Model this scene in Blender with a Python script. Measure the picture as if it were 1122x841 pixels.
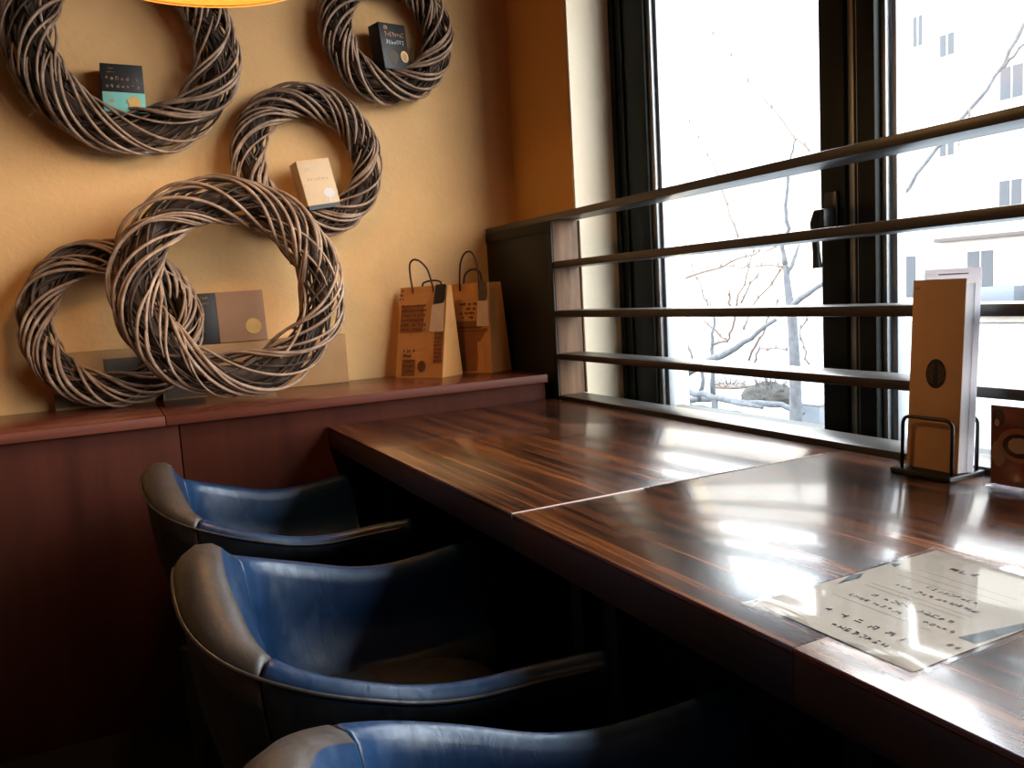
import bpy, bmesh, math, random
from mathutils import Vector, Matrix

for o in list(bpy.data.objects):
    bpy.data.objects.remove(o)
SC = bpy.context.scene
COL = SC.collection
PI = math.pi

# ------------------------------------------------------------------ camera
FPX, YAW, PITCH, ROLL = 891.36, 0.462734, 0.110141, -0.057972   # focal length in px of a 1122 x 841 frame
CAMZ = 1.10
_f = Vector((math.sin(YAW) * math.cos(PITCH), math.cos(YAW) * math.cos(PITCH), -math.sin(PITCH)))
_r = Vector((math.cos(YAW), -math.sin(YAW), 0)); _u = _r.cross(_f)
_c, _s = math.cos(ROLL), math.sin(ROLL)
CR = _c * _r + _s * _u; CU = -_s * _r + _c * _u
cd = bpy.data.cameras.new('camera'); cam = bpy.data.objects.new('camera', cd); COL.objects.link(cam)
cd.sensor_width = 36.0; cd.lens = FPX / 1122 * 36.0; cd.clip_start = 0.02; cd.clip_end = 300
M = Matrix((CR, CU, -_f)).transposed().to_4x4(); M.translation = (0, 0, CAMZ)
cam.matrix_world = M
SC.camera = cam

def onx(px, py, X):
    """the point of the plane x = X seen along a sight line of the survey photograph"""
    d = _f * 1.0 + CR * ((px - 561) / FPX) - CU * ((py - 420.5) / FPX)
    k = X / d.x
    return Vector((X, d.y * k, CAMZ + d.z * k))

# ------------------------------------------------------------------ world, light, exposure
SC.view_settings.view_transform = 'Standard'
SC.view_settings.look = 'None'
SC.view_settings.gamma = 1.0
SC.view_settings.use_curve_mapping = False
SC.view_settings.exposure = 0.12
W = bpy.data.worlds.new('sky'); SC.world = W; W.use_nodes = True
bg = W.node_tree.nodes['Background']
_tc = W.node_tree.nodes.new('ShaderNodeTexCoord'); _sp = W.node_tree.nodes.new('ShaderNodeSeparateXYZ')
_rp = W.node_tree.nodes.new('ShaderNodeValToRGB')
W.node_tree.links.new(_tc.outputs['Generated'], _sp.inputs[0]); W.node_tree.links.new(_sp.outputs[2], _rp.inputs[0])
_rp.color_ramp.elements[0].position = 0.25; _rp.color_ramp.elements[0].color = (0.96, 0.95, 0.93, 1)
_rp.color_ramp.elements[1].position = 0.75; _rp.color_ramp.elements[1].color = (0.74, 0.88, 1.0, 1)
W.node_tree.links.new(_rp.outputs[0], bg.inputs[0])
bg.inputs[1].default_value = 16.0
SC.cycles.max_bounces = 10; SC.cycles.transparent_max_bounces = 24
SC.cycles.sample_clamp_indirect = 10.0
SC.cycles.caustics_reflective = False; SC.cycles.caustics_refractive = False

def portal(y0, y1, z0, z1, x):
    l = bpy.data.lights.new('window_portal', 'AREA'); l.shape = 'RECTANGLE'
    l.size = abs(z1 - z0); l.size_y = abs(y1 - y0); l.cycles.is_portal = True
    o = bpy.data.objects.new('window_portal', l); COL.objects.link(o)
    o.location = (x, (y0 + y1) / 2, (z0 + z1) / 2); o.rotation_euler = (0, PI / 2, 0)
LAMP_W = 11.0
FILL_W = 7.0  # power of the added fill spots

# ------------------------------------------------------------------ materials
def new_mat(name):
    m = bpy.data.materials.new(name); m.use_nodes = True
    nt = m.node_tree; b = nt.nodes['Principled BSDF']
    return m, nt, b
def ramp(nt, fac, stops):
    r = nt.nodes.new('ShaderNodeValToRGB'); e = r.color_ramp.elements
    while len(e) < len(stops): e.new(0.5)
    for k, (p, c) in zip(e, stops): k.position = p; k.color = (*c, 1)
    nt.links.new(fac, r.inputs[0]); return r.outputs[0]
def coords(nt, scale, kind='Object'):
    t = nt.nodes.new('ShaderNodeTexCoord'); mp = nt.nodes.new('ShaderNodeMapping')
    mp.inputs['Scale'].default_value = scale
    nt.links.new(t.outputs[kind], mp.inputs[0]); return mp.outputs[0]
def noise(nt, vec, scale, detail=4, rough=0.55, dist=0.0):
    n = nt.nodes.new('ShaderNodeTexNoise'); n.inputs['Scale'].default_value = scale
    n.inputs['Detail'].default_value = detail; n.inputs['Roughness'].default_value = rough
    n.inputs['Distortion'].default_value = dist
    nt.links.new(vec, n.inputs['Vector']); return n.outputs[0]
def bump(nt, b, h, strength, distance):
    n = nt.nodes.new('ShaderNodeBump'); n.inputs['Strength'].default_value = strength
    n.inputs['Distance'].default_value = distance
    nt.links.new(h, n.inputs['Height']); nt.links.new(n.outputs[0], b.inputs['Normal'])
def plain(name, col, rough=0.5, spec=0.5, metal=0.0, var=0.08, nscale=30, bmp=0.0):
    m, nt, b = new_mat(name)
    v = coords(nt, (1, 1, 1)); n = noise(nt, v, nscale)
    lo = [c * (1 - var) for c in col]; hi = [min(1, c * (1 + var)) for c in col]
    nt.links.new(ramp(nt, n, [(0.3, lo), (0.7, hi)]), b.inputs['Base Color'])
    b.inputs['Roughness'].default_value = rough; b.inputs['Metallic'].default_value = metal
    b.inputs['Specular IOR Level'].default_value = spec
    if bmp: bump(nt, b, n, bmp, 0.002)
    return m
def plaster(name, c0, c1):
    m, nt, b = new_mat(name)
    v = coords(nt, (1, 1, 1))
    n = noise(nt, v, 3.0, 6, 0.6, 0.4)
    nt.links.new(ramp(nt, n, [(0.3, c0), (0.7, c1)]), b.inputs['Base Color'])
    b.inputs['Roughness'].default_value = 0.85; b.inputs['Specular IOR Level'].default_value = 0.2
    bump(nt, b, noise(nt, v, 55, 5, 0.6, 0.3), 0.45, 0.004)
    return m
def wood(name, axis, cols, rough, freq=55, stretch=0.03, spec=0.5, coat=0.0, bmp=0.05, fine=None):
    """long streaks along one axis ('x','y','z')"""
    m, nt, b = new_mat(name)
    sc = [1, 1, 1]; sc['xyz'.index(axis)] = stretch
    v = coords(nt, sc)
    n1 = noise(nt, v, freq, 3, 0.6, 0.3); n2 = noise(nt, v, freq * 0.22, 3, 0.6, 0.6)
    mx = nt.nodes.new('ShaderNodeMath'); mx.operation = 'MULTIPLY_ADD'
    nt.links.new(n1, mx.inputs[0]); mx.inputs[1].default_value = 0.6
    m2 = nt.nodes.new('ShaderNodeMath'); m2.operation = 'MULTIPLY'; m2.inputs[1].default_value = 0.4
    nt.links.new(n2, m2.inputs[0]); nt.links.new(m2.outputs[0], mx.inputs[2])
    k = len(cols)
    st = [(0.36 + 0.28 * i / (k - 1), c) for i, c in enumerate(cols)]
    nt.links.new(ramp(nt, mx.outputs[0], st), b.inputs['Base Color'])
    b.inputs['Roughness'].default_value = rough; b.inputs['Specular IOR Level'].default_value = spec
    if coat:
        b.inputs['Coat Weight'].default_value = coat; b.inputs['Coat Roughness'].default_value = 0.09
    if fine:
        vv = coords(nt, (1, 1, 1)); bump(nt, b, noise(nt, vv, fine[0], 3, 0.6), fine[1], 0.001)
    elif bmp: bump(nt, b, n1, bmp, 0.002)
    return m
def leather(name, c0, c1, rough):
    m, nt, b = new_mat(name)
    v = coords(nt, (1, 1, 1))
    n = noise(nt, v, 9, 5, 0.65, 0.6)
    nt.links.new(ramp(nt, n, [(0.35, c0), (0.7, c1)]), b.inputs['Base Color'])
    w = noise(nt, coords(nt, (1, 1, 0.35)), 38, 4, 0.6, 1.6)
    rr = ramp(nt, w, [(0.4, (rough - 0.06,) * 3), (0.7, (rough + 0.12,) * 3)])
    nt.links.new(rr, b.inputs['Roughness'])
    bump(nt, b, w, 0.22, 0.003)
    b.inputs['Specular IOR Level'].default_value = 0.6
    return m
def glass_mat(name, tint=(0.97, 0.98, 0.98), ior=1.35, rough=0.03):
    m = bpy.data.materials.new(name); m.use_nodes = True; nt = m.node_tree; nt.nodes.clear()
    o = nt.nodes.new('ShaderNodeOutputMaterial'); mx = nt.nodes.new('ShaderNodeMixShader')
    f = nt.nodes.new('ShaderNodeFresnel'); ge = nt.nodes.new('ShaderNodeNewGeometry')
    io = nt.nodes.new('ShaderNodeMapRange'); io.inputs['To Min'].default_value = ior; io.inputs['To Max'].default_value = 1 / ior
    nt.links.new(ge.outputs['Backfacing'], io.inputs['Value']); nt.links.new(io.outputs[0], f.inputs[0])
    t = nt.nodes.new('ShaderNodeBsdfTransparent'); t.inputs[0].default_value = (*tint, 1)
    g = nt.nodes.new('ShaderNodeBsdfGlossy'); g.inputs['Roughness'].default_value = rough
    nt.links.new(f.outputs[0], mx.inputs[0]); nt.links.new(t.outputs[0], mx.inputs[1])
    nt.links.new(g.outputs[0], mx.inputs[2]); nt.links.new(mx.outputs[0], o.inputs[0])
    return m

MT = {}
MT['plaster'] = plaster('ochre_plaster', (0.60, 0.35, 0.145), (0.70, 0.42, 0.19))
MT['orange'] = plaster('warm_lit_plaster', (0.66, 0.335, 0.09), (0.72, 0.375, 0.105))  # pier plaster deepened, warm room light put into its colour
MT['cream'] = plaster('cream_plaster', (0.84, 0.71, 0.53), (0.88, 0.76, 0.59))
MT['ceiling'] = plaster('dark_ceiling_paint', (0.10, 0.07, 0.05), (0.12, 0.085, 0.06))
MT['roomwall'] = plaster('brown_room_plaster', (0.32, 0.19, 0.10), (0.36, 0.22, 0.12))
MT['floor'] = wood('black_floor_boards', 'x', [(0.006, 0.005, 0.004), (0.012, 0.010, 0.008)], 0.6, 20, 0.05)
MT['counter'] = wood('striped_rosewood', 'y', [(0.006, 0.002, 0.0015), (0.024, 0.0075, 0.0035), (0.12, 0.034, 0.009), (0.23, 0.072, 0.018)],
                     0.25, 95, 0.022, 0.85, 0.32, fine=(260, 0.05))
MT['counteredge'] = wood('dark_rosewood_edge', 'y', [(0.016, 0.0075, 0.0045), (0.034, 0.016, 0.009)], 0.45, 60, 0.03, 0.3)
MT['rail'] = wood('dark_walnut', 'y', [(0.013, 0.009, 0.006), (0.028, 0.019, 0.013)], 0.36, 45, 0.03, 0.5)
MT['panel'] = wood('black_brown_wood', 'z', [(0.006, 0.0045, 0.003), (0.010, 0.0075, 0.005)], 0.55, 40, 0.05, 0.3)
MT['post'] = wood('weathered_light_wood', 'z', [(0.040, 0.021, 0.011), (0.115, 0.064, 0.036), (0.17, 0.098, 0.056)], 0.65, 34, 0.10, 0.25)
MT['mahogany'] = wood('red_brown_mahogany', 'x', [(0.075, 0.018, 0.009), (0.12, 0.030, 0.014), (0.155, 0.042, 0.02)], 0.26, 30, 0.04, 0.4, 0.1)
MT['nosing'] = wood('red_nosing', 'x', [(0.075, 0.017, 0.009), (0.125, 0.032, 0.017)], 0.5, 30, 0.04, 0.2)
MT['mahoganypanel'] = wood('dark_mahogany_panel', 'z', [(0.036, 0.010, 0.006), (0.062, 0.017, 0.010)], 0.6, 14, 0.10, 0.04)
MT['frame'] = plain('dark_green_frame_paint', (0.006, 0.009, 0.0075), 0.5, 0.2, 0, 0.1, 12)
MT['bead'] = plain('grey_aluminium_bead', (0.30, 0.32, 0.34), 0.4, 0.5, 0.6, 0.06, 20)
MT['blackmetal'] = plain('black_metal', (0.012, 0.012, 0.013), 0.38, 0.5, 0.2)
MT['handle'] = plain('dark_handle_metal', (0.03, 0.03, 0.03), 0.35, 0.5, 0.6)
MT['glass'] = glass_mat('window_glass')
MT['film'] = glass_mat('clear_laminate', (0.99, 0.99, 0.99), 1.42, 0.07)
MT['acrylic'] = glass_mat('clear_acrylic', (0.93, 0.95, 0.99))
MT['leather'] = leather('window_tinted_leather', (0.003, 0.018, 0.052), (0.007, 0.032, 0.088), 0.38)  # blue of the window light put into the leather colour
MT['leatherback'] = leather('lamp_tinted_leather', (0.026, 0.018, 0.014), (0.055, 0.036, 0.026), 0.50)  # brown of the lamp light put into the roll's colour
MT['leatherblack'] = leather('shaded_black_leather', (0.004, 0.005, 0.007), (0.008, 0.009, 0.012), 0.5)  # shaded copy of the leather for outer faces and seat
MT['piping'] = leather('leather_piping', (0.02, 0.015, 0.012), (0.035, 0.026, 0.02), 0.4)
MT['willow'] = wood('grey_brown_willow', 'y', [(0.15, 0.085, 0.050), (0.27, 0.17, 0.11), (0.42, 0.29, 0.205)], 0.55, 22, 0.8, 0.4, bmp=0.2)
MT['willowdark'] = wood('gap_shaded_willow', 'y', [(0.030, 0.018, 0.012), (0.085, 0.052, 0.034)], 0.7, 22, 0.8, 0.3)  # darker copy of the willow, paints shade into the gaps between strands
MT['kraft'] = plain('kraft_board', (0.37, 0.195, 0.08), 0.75, 0.25, 0, 0.10, 14)
MT['kraftpale'] = plain('pale_kraft_board', (0.42, 0.25, 0.12), 0.7, 0.25, 0, 0.06, 18)
MT['brochure'] = plain('brochure_board', (0.54, 0.34, 0.19), 0.7, 0.25, 0, 0.05, 18)
MT['kraftbag'] = plain('orange_kraft_paper', (0.58, 0.27, 0.085), 0.7, 0.3, 0, 0.08, 8, 0.1)
MT['kraftbrown'] = plain('brown_board', (0.34, 0.20, 0.12), 0.65, 0.3, 0, 0.05, 20)
MT['black'] = plain('matt_black_board', (0.014, 0.013, 0.013), 0.5, 0.4)
MT['darkgrey'] = plain('dark_grey_label', (0.10, 0.075, 0.055), 0.7, 0.3)
MT['teal'] = plain('pale_teal_board', (0.20, 0.50, 0.42), 0.6, 0.3)
MT['creambox'] = plain('cream_board', (0.58, 0.40, 0.235), 0.65, 0.3, 0, 0.04)
MT['gold'] = plain('gold_print', (0.62, 0.40, 0.13), 0.45, 0.5, 0.2)
MT['copper'] = plain('copper_print', (0.42, 0.22, 0.10), 0.5)
MT['white'] = plain('white_paper', (0.80, 0.80, 0.80), 0.6, 0.3, 0, 0.02)
def translucent_mat(name, col, k):
    m = bpy.data.materials.new(name); m.use_nodes = True; nt = m.node_tree; nt.nodes.clear()
    o = nt.nodes.new('ShaderNodeOutputMaterial'); mx = nt.nodes.new('ShaderNodeMixShader'); mx.inputs[0].default_value = k
    d = nt.nodes.new('ShaderNodeBsdfDiffuse'); t = nt.nodes.new('ShaderNodeBsdfTranslucent')
    c = ramp(nt, noise(nt, coords(nt, (1, 1, 1)), 12), [(0.3, [x * 0.96 for x in col]), (0.7, col)])
    nt.links.new(c, d.inputs[0]); nt.links.new(c, t.inputs[0])
    nt.links.new(d.outputs[0], mx.inputs[1]); nt.links.new(t.outputs[0], mx.inputs[2]); nt.links.new(mx.outputs[0], o.inputs[0]); return m
MT['sheetwhite'] = translucent_mat('thin_white_paper', (0.82, 0.81, 0.84), 0.45)
MT['silver'] = plain('pale_print', (0.45, 0.45, 0.44), 0.6)
MT['ink'] = plain('black_ink', (0.016, 0.016, 0.018), 0.6, 0.3)
MT['brownink'] = plain('brown_ink', (0.15, 0.058, 0.022), 0.75, 0.2)
MT['paleink'] = plain('pale_brown_ink', (0.27, 0.105, 0.035), 0.75, 0.2)
MT['cord'] = plain('brown_twisted_cord', (0.055, 0.026, 0.015), 0.7, 0.3)
MT['tag'] = plain('pale_tag_paper', (0.60, 0.46, 0.33), 0.7, 0.3)
MT['paper'] = plain('beige_menu_paper', (0.40, 0.325, 0.25), 0.6, 0.3, 0, 0.03)
MT['strip'] = plain('pale_edge_strip', (0.62, 0.44, 0.38), 0.5)
MT['bark'] = plain('grey_bark', (0.056, 0.060, 0.067), 0.9, 0.1, 0, 0.25, 20)
MT['twig'] = plain('brown_twig', (0.070, 0.054, 0.046), 0.9, 0.2, 0, 0.25, 20)
MT['snow'] = plain('trodden_snow', (0.155, 0.160, 0.168), 0.8, 0.2, 0, 0.38, 2.2)
MT['facade'] = plain('pale_facade', (0.31, 0.29, 0.265), 0.9, 0.2, 0, 0.03, 0.3)
MT['farwindow'] = plain('far_window_glass', (0.046, 0.050, 0.057), 0.6, 0.1)
MT['farsill'] = plain('far_ledge', (0.05, 0.04, 0.037), 0.9)
MT['bush'] = plain('bare_brown_bush', (0.03, 0.028, 0.026), 0.9, 0.1, 0, 0.3, 6)
MT['cabinet'] = plain('pale_blue_cabinet', (0.060, 0.072, 0.088), 0.6)
def shade_mat():
    m = bpy.data.materials.new('orange_lamp_shade'); m.use_nodes = True; nt = m.node_tree; nt.nodes.clear()
    o = nt.nodes.new('ShaderNodeOutputMaterial'); mx = nt.nodes.new('ShaderNodeMixShader'); mx.inputs[0].default_value = 0.45
    d = nt.nodes.new('ShaderNodeBsdfDiffuse'); t = nt.nodes.new('ShaderNodeBsdfTranslucent')
    n = noise(nt, coords(nt, (1, 1, 0.2)), 40)
    c = ramp(nt, n, [(0.3, (0.80, 0.42, 0.12)), (0.7, (0.86, 0.48, 0.15))])
    nt.links.new(c, d.inputs[0]); nt.links.new(c, t.inputs[0])
    nt.links.new(d.outputs[0], mx.inputs[1]); nt.links.new(t.outputs[0], mx.inputs[2]); nt.links.new(mx.outputs[0], o.inputs[0])
    return m
MT['shade'] = shade_mat()
def emit_mat(name, col, s):
    m = bpy.data.materials.new(name); m.use_nodes = True; nt = m.node_tree; nt.nodes.clear()
    o = nt.nodes.new('ShaderNodeOutputMaterial'); e = nt.nodes.new('ShaderNodeEmission')
    e.inputs[0].default_value = (*col, 1); e.inputs[1].default_value = s
    nt.links.new(e.outputs[0], o.inputs[0]); return m
MT['bulb'] = emit_mat('warm_bulb', (1.0, 0.62, 0.25), 12)

# ------------------------------------------------------------------ mesh helpers
class MB:
    def __init__(s): s.v = []; s.f = []
    def add(s, vs, fs):
        n = len(s.v); s.v += [Vector(p) for p in vs]; s.f += [[i + n for i in f] for f in fs]; return s
    def box(s, x0, x1, y0, y1, z0, z1, X=None):
        vs = [Vector((x, y, z)) for z in (z0, z1) for y in (y0, y1) for x in (x0, x1)]
        if X is not None: vs = [X @ p for p in vs]
        return s.add(vs, [(0, 2, 3, 1), (4, 5, 7, 6), (0, 1, 5, 4), (2, 6, 7, 3), (0, 4, 6, 2), (1, 3, 7, 5)])
    def grid(s, rows, cu=False, cv=False, caps=False):
        nr, nc = len(rows), len(rows[0]); fs = []
        for i in range(nr if cu else nr - 1):
            for j in range(nc if cv else nc - 1):
                a = i * nc + j; b = i * nc + (j + 1) % nc
                c = ((i + 1) % nr) * nc + (j + 1) % nc; d = ((i + 1) % nr) * nc + j
                fs.append((a, d, c, b))
        if caps: fs += [tuple(range(nc)), tuple(reversed(range((nr - 1) * nc, nr * nc)))]
        return s.add([p for r in rows for p in r], fs)
    def tube(s, pts, rad, n=8, closed=False):
        pts = [Vector(p) for p in pts]; N = len(pts)
        if not hasattr(rad, '__len__'): rad = [rad] * N
        rows = []; up = None
        for i, p in enumerate(pts):
            a = pts[i - 1] if (i or closed) else p; b = pts[(i + 1) % N] if (i < N - 1 or closed) else p
            t = (b - a).normalized()
            if up is None:
                up = t.orthogonal().normalized()
            up = (up - t * up.dot(t))
            up = up.normalized() if up.length > 1e-6 else t.orthogonal().normalized()
            w = t.cross(up)
            rows.append([p + (up * math.cos(2 * PI * k / n) + w * math.sin(2 * PI * k / n)) * rad[i] for k in range(n)])
        return s.grid(rows, cu=closed, cv=True, caps=not closed)
    def lathe(s, prof, c, n=40, cap=False):
        rows = [[Vector((c[0] + r * math.cos(2 * PI * k / n), c[1] + r * math.sin(2 * PI * k / n), c[2] + z)) for k in range(n)] for r, z in prof]
        return s.grid(rows, cv=True, caps=cap)
    def quad(s, o, u, v, x0, x1, y0, y1):
        return s.add([o + u * x0 + v * y0, o + u * x1 + v * y0, o + u * x1 + v * y1, o + u * x0 + v * y1], [(0, 1, 2, 3)])
    def poly(s, pts): return s.add(pts, [tuple(range(len(pts)))])
    def disc(s, o, u, v, cx, cy, rx, ry, n=28, wob=0.0, seed=0):
        rr = random.Random(seed)
        return s.poly([o + u * (cx + rx * (1 + wob * rr.uniform(-1, 1)) * math.cos(2 * PI * k / n)) + v * (cy + ry * (1 + wob * rr.uniform(-1, 1)) * math.sin(2 * PI * k / n)) for k in range(n)])
    def glyphs(s, o, u, v, x, y, count, w, h, gap, seed, kind=0):
        """a row of small unreadable characters made of strokes"""
        rr = random.Random(seed)
        for i in range(count):
            gx = x + i * (w + gap)
            for k in range(rr.choice((3, 4, 4, 5))):
                t = h * 0.20
                if rr.random() < 0.55:
                    yy = y + h * rr.choice((0, 0.3, 0.55, 0.85)); a = gx + w * rr.uniform(0, 0.3); b = gx + w * rr.uniform(0.6, 1.0)
                    s.quad(o, u, v, a, b, yy, yy + t)
                else:
                    xx = gx + w * rr.choice((0.02, 0.4, 0.8)); a = y + h * rr.uniform(0, 0.35); b = y + h * rr.uniform(0.6, 1.0)
                    s.quad(o, u, v, xx, xx + w * 0.22, a, b)
        return s

def build(name, mb, mat, parent=None, bevel=0.0, seg=2, smooth=None, local=False, subsurf=0):
    off = Vector((0, 0, 0)) if (parent is None or local) else parent_loc(parent)
    me = bpy.data.meshes.new(name)
    bm = bmesh.new()
    vs = [bm.verts.new(p - off) for p in mb.v]
    for f in mb.f:
        try: bm.faces.new([vs[i] for i in f])
        except ValueError: pass
    bmesh.ops.recalc_face_normals(bm, faces=bm.faces) if len(bm.faces) > 1 else None
    if bevel:
        es = [e for e in bm.edges if len(e.link_faces) == 2 and e.calc_face_angle(0) > 0.5]
        bmesh.ops.bevel(bm, geom=es, offset=bevel, segments=seg, affect='EDGES', profile=0.5)
    bm.to_mesh(me); bm.free()
    if smooth is None: smooth = False
    if smooth or bevel:
        for p in me.polygons: p.use_smooth = True
        if bevel or smooth == 'auto':
            me.set_sharp_from_angle(angle=math.radians(40))
    me.materials.append(mat)
    o = bpy.data.objects.new(name, me); COL.objects.link(o)
    if subsurf:
        md = o.modifiers.new('subdivision', 'SUBSURF'); md.levels = subsurf; md.render_levels = subsurf
    if parent is not None: o.parent = parent
    return o
def parent_loc(p):
    v = Vector(p.location)
    while p.parent is not None:
        p = p.parent; v = v + Vector(p.location)
    return v
def thing(name, label, cat, loc=(0, 0, 0), group=None, kind=None):
    o = bpy.data.objects.new(name, None); COL.objects.link(o); o.location = loc; o.empty_display_size = 0.1
    tag(o, label, cat, group, kind); return o
def tag(o, label=None, cat=None, group=None, kind=None):
    if label: o['label'] = label
    if cat: o['category'] = cat
    if group: o['group'] = group
    if kind: o['kind'] = kind
    return o
def struct(name, mb, mat, label=None, **k):
    o = build(name, mb, mat, **k); o['kind'] = 'structure'
    if label: o['label'] = label
    return o
def copy_tree(o, parent=None):
    c = o.copy(); COL.objects.link(c)
    if parent is not None: c.parent = parent
    for ch in list(o.children): copy_tree(ch, c)
    return c

# ------------------------------------------------------------------ the room
YW = 2.785          # face of the plaster wall
XR = 1.315          # room face of the railing
XW = 1.62           # room face of the window frames
TZ = 0.75           # table top
H = 2.75
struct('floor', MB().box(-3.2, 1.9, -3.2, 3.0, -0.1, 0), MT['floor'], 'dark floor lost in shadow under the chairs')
struct('ceiling', MB().box(-3.2, 1.9, -3.2, 3.0, H, H + 0.1), MT['ceiling'], 'brown ceiling above the frame')
struct('wall_back', MB().box(-3.2, 1.9, YW, 3.0, 0, H), MT['plaster'], 'ochre plaster wall where the wreaths hang')
struct('wall_left', MB().box(-3.2, -3.0, -3.2, YW, 0, H), MT['roomwall'], 'brown side wall out of view')
struct('wall_front', MB().box(-3.0, 1.9, -3.2, -3.0, 0, H), MT['roomwall'], 'brown wall behind the viewer')
struct('wall_pier', MB().box(1.45, 1.9, 2.372, YW, 0, H), MT['orange'], 'plaster pier painted with warm light between wreath wall and window')
struct('trim_1', MB().box(1.4525, 1.9, 2.360, 2.372, 0, H), MT['cream'], 'cream window reveal beside the plaster pier')
struct('wall_right', MB().box(1.36, 1.74, -3.0, 2.36, 0, 0.64), MT['panel'], 'low wall under the windows')
struct('wall_lintel', MB().box(1.6, 1.78, -3.0, 2.36, 2.45, H), MT['cream'], 'wall above the windows')
struct('wall_end', MB().box(1.45, 1.9, -3.0, -1.75, 0.64, 2.45), MT['cream'], 'wall beyond the last window')

# windows -----------------------------------------------------------
def pane(parent, y0, y1, z0, z1):
    build('glass_pane', MB().box(1.655, 1.661, y0, y1, z0, z1), MT['glass'], parent)
Z0, Z1 = 0.70, 2.40
w1 = thing('window_1', 'tall left window pane behind the rails with dark green frame', 'window', (XW, 1.8, 0.64), kind='structure'); del w1['category']
build('jamb', MB().box(1.62, 1.672, 2.18, 2.36, 0.64, 2.45).box(1.612, 1.625, 2.335, 2.36, 0.64, 2.45).box(1.612, 1.62, 2.29, 2.30, 0.64, 2.45), MT['frame'], w1, 0.002)
build('glazing_bead', MB().box(1.632, 1.67, 2.158, 2.18, Z0, Z1).box(1.645, 1.67, 2.143, 2.158, Z0, Z1), MT['bead'], w1, 0.0015)
build('sash_stile', MB().box(1.60, 1.672, 1.388, 1.462, 0.64, 2.45), MT['frame'], w1, 0.004)
build('bottom_rail', MB().box(1.62, 1.72, 1.462, 2.18, 0.64, 0.70), MT['frame'], w1, 0.003)
build('top_rail', MB().box(1.62, 1.72, 1.462, 2.18, 2.40, 2.45), MT['frame'], w1, 0.003)
pane(w1, 1.46, 2.146, Z0, Z1)
hd = build('window_handle', MB().box(1.588, 1.60, 1.404, 1.440, 1.195, 1.300).box(1.552, 1.590, 1.408, 1.442, 1.212, 1.258), MT['handle'], w1, 0.004)
hm = MB()
pts = [(1.560, 1.432, 1.250), (1.556, 1.438, 1.225), (1.558, 1.441, 1.19), (1.562, 1.442, 1.158), (1.565, 1.442, 1.120)]
hm.tube(pts, [0.013, 0.0135, 0.009, 0.009, 0.012], 10)
build('handle_lever', hm, MT['handle'], hd, smooth='auto')
w2 = thing('window_2', 'tall right window pane behind brochure stand with dark green frame', 'window', (XW, 0.5, 0.64), kind='structure'); del w2['category']
build('jamb', MB().box(1.605, 1.672, 1.308, 1.357, 0.64, 2.45), MT['frame'], w2, 0.003)
build('cover_strip', MB().box(1.625, 1.70, 1.357, 1.3875, 0.64, 2.45).box(1.612, 1.63, 1.3635, 1.3685, 0.64, 2.45), MT['frame'], w2, 0.001)
build('metal_strip', MB().box(1.612, 1.626, 1.3705, 1.3875, 0.64, 2.45).box(1.609, 1.625, 1.3572, 1.3615, 0.64, 2.45), MT['bead'], w2, 0.001)
build('glazing_bead', MB().box(1.625, 1.67, 1.294, 1.308, Z0, Z1).box(1.64, 1.67, 1.278, 1.290, Z0, Z1), MT['bead'], w2, 0.0015)
build('bottom_rail', MB().box(1.62, 1.72, -0.10, 1.308, 0.64, 0.70), MT['frame'], w2, 0.003)
build('top_rail', MB().box(1.62, 1.72, -0.10, 1.308, 2.40, 2.45), MT['frame'], w2, 0.003)
build('stile', MB().box(1.60, 1.72, -0.20, -0.10, 0.64, 2.45), MT['frame'], w2, 0.003)
pane(w2, -0.11, 1.285, Z0, Z1)
w3 = thing('window_3', 'window further along the counter out of view', 'window', (XW, -1.0, 0.64), kind='structure'); del w3['category']
build('bottom_rail', MB().box(1.62, 1.72, -1.65, -0.20, 0.64, 0.70), MT['frame'], w3, 0.003)
build('top_rail', MB().box(1.62, 1.72, -1.65, -0.20, 2.40, 2.45), MT['frame'], w3, 0.003)
build('stile', MB().box(1.60, 1.72, -1.75, -1.65, 0.64, 2.45), MT['frame'], w3, 0.003)
pane(w3, -1.66, -0.19, Z0, Z1)
portal(1.46, 2.15, Z0, Z1, 1.73); portal(-0.11, 1.29, Z0, Z1, 1.73); portal(-1.66, -0.19, Z0, Z1, 1.73)

# ------------------------------------------------------------------ ledge along the plaster wall
ld = thing('wall_ledge', 'red-brown wooden ledge with panelled front running below the wreaths', 'ledge', (0, 2.55, 0))
build('ledge_top', MB().box(-2.99, 0.128, 2.3228, 2.783, 0.807, 0.8328).box(0.130, 1.285, 2.3228, 2.783, 0.807, 0.8328), MT['mahogany'], ld, 0.002)
build('nosing', MB().box(-2.99, 0.128, 2.312, 2.3225, 0.807, 0.833).box(0.130, 1.285, 2.312, 2.3225, 0.807, 0.833), MT['nosing'], ld, 0.0015)
build('front_panel', MB().box(-2.99, 0.1595, 2.332, 2.36, 0, 0.807).box(0.1625, 1.285, 2.332, 2.36, 0, 0.807), MT['mahoganypanel'], ld, 0.0015)

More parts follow.
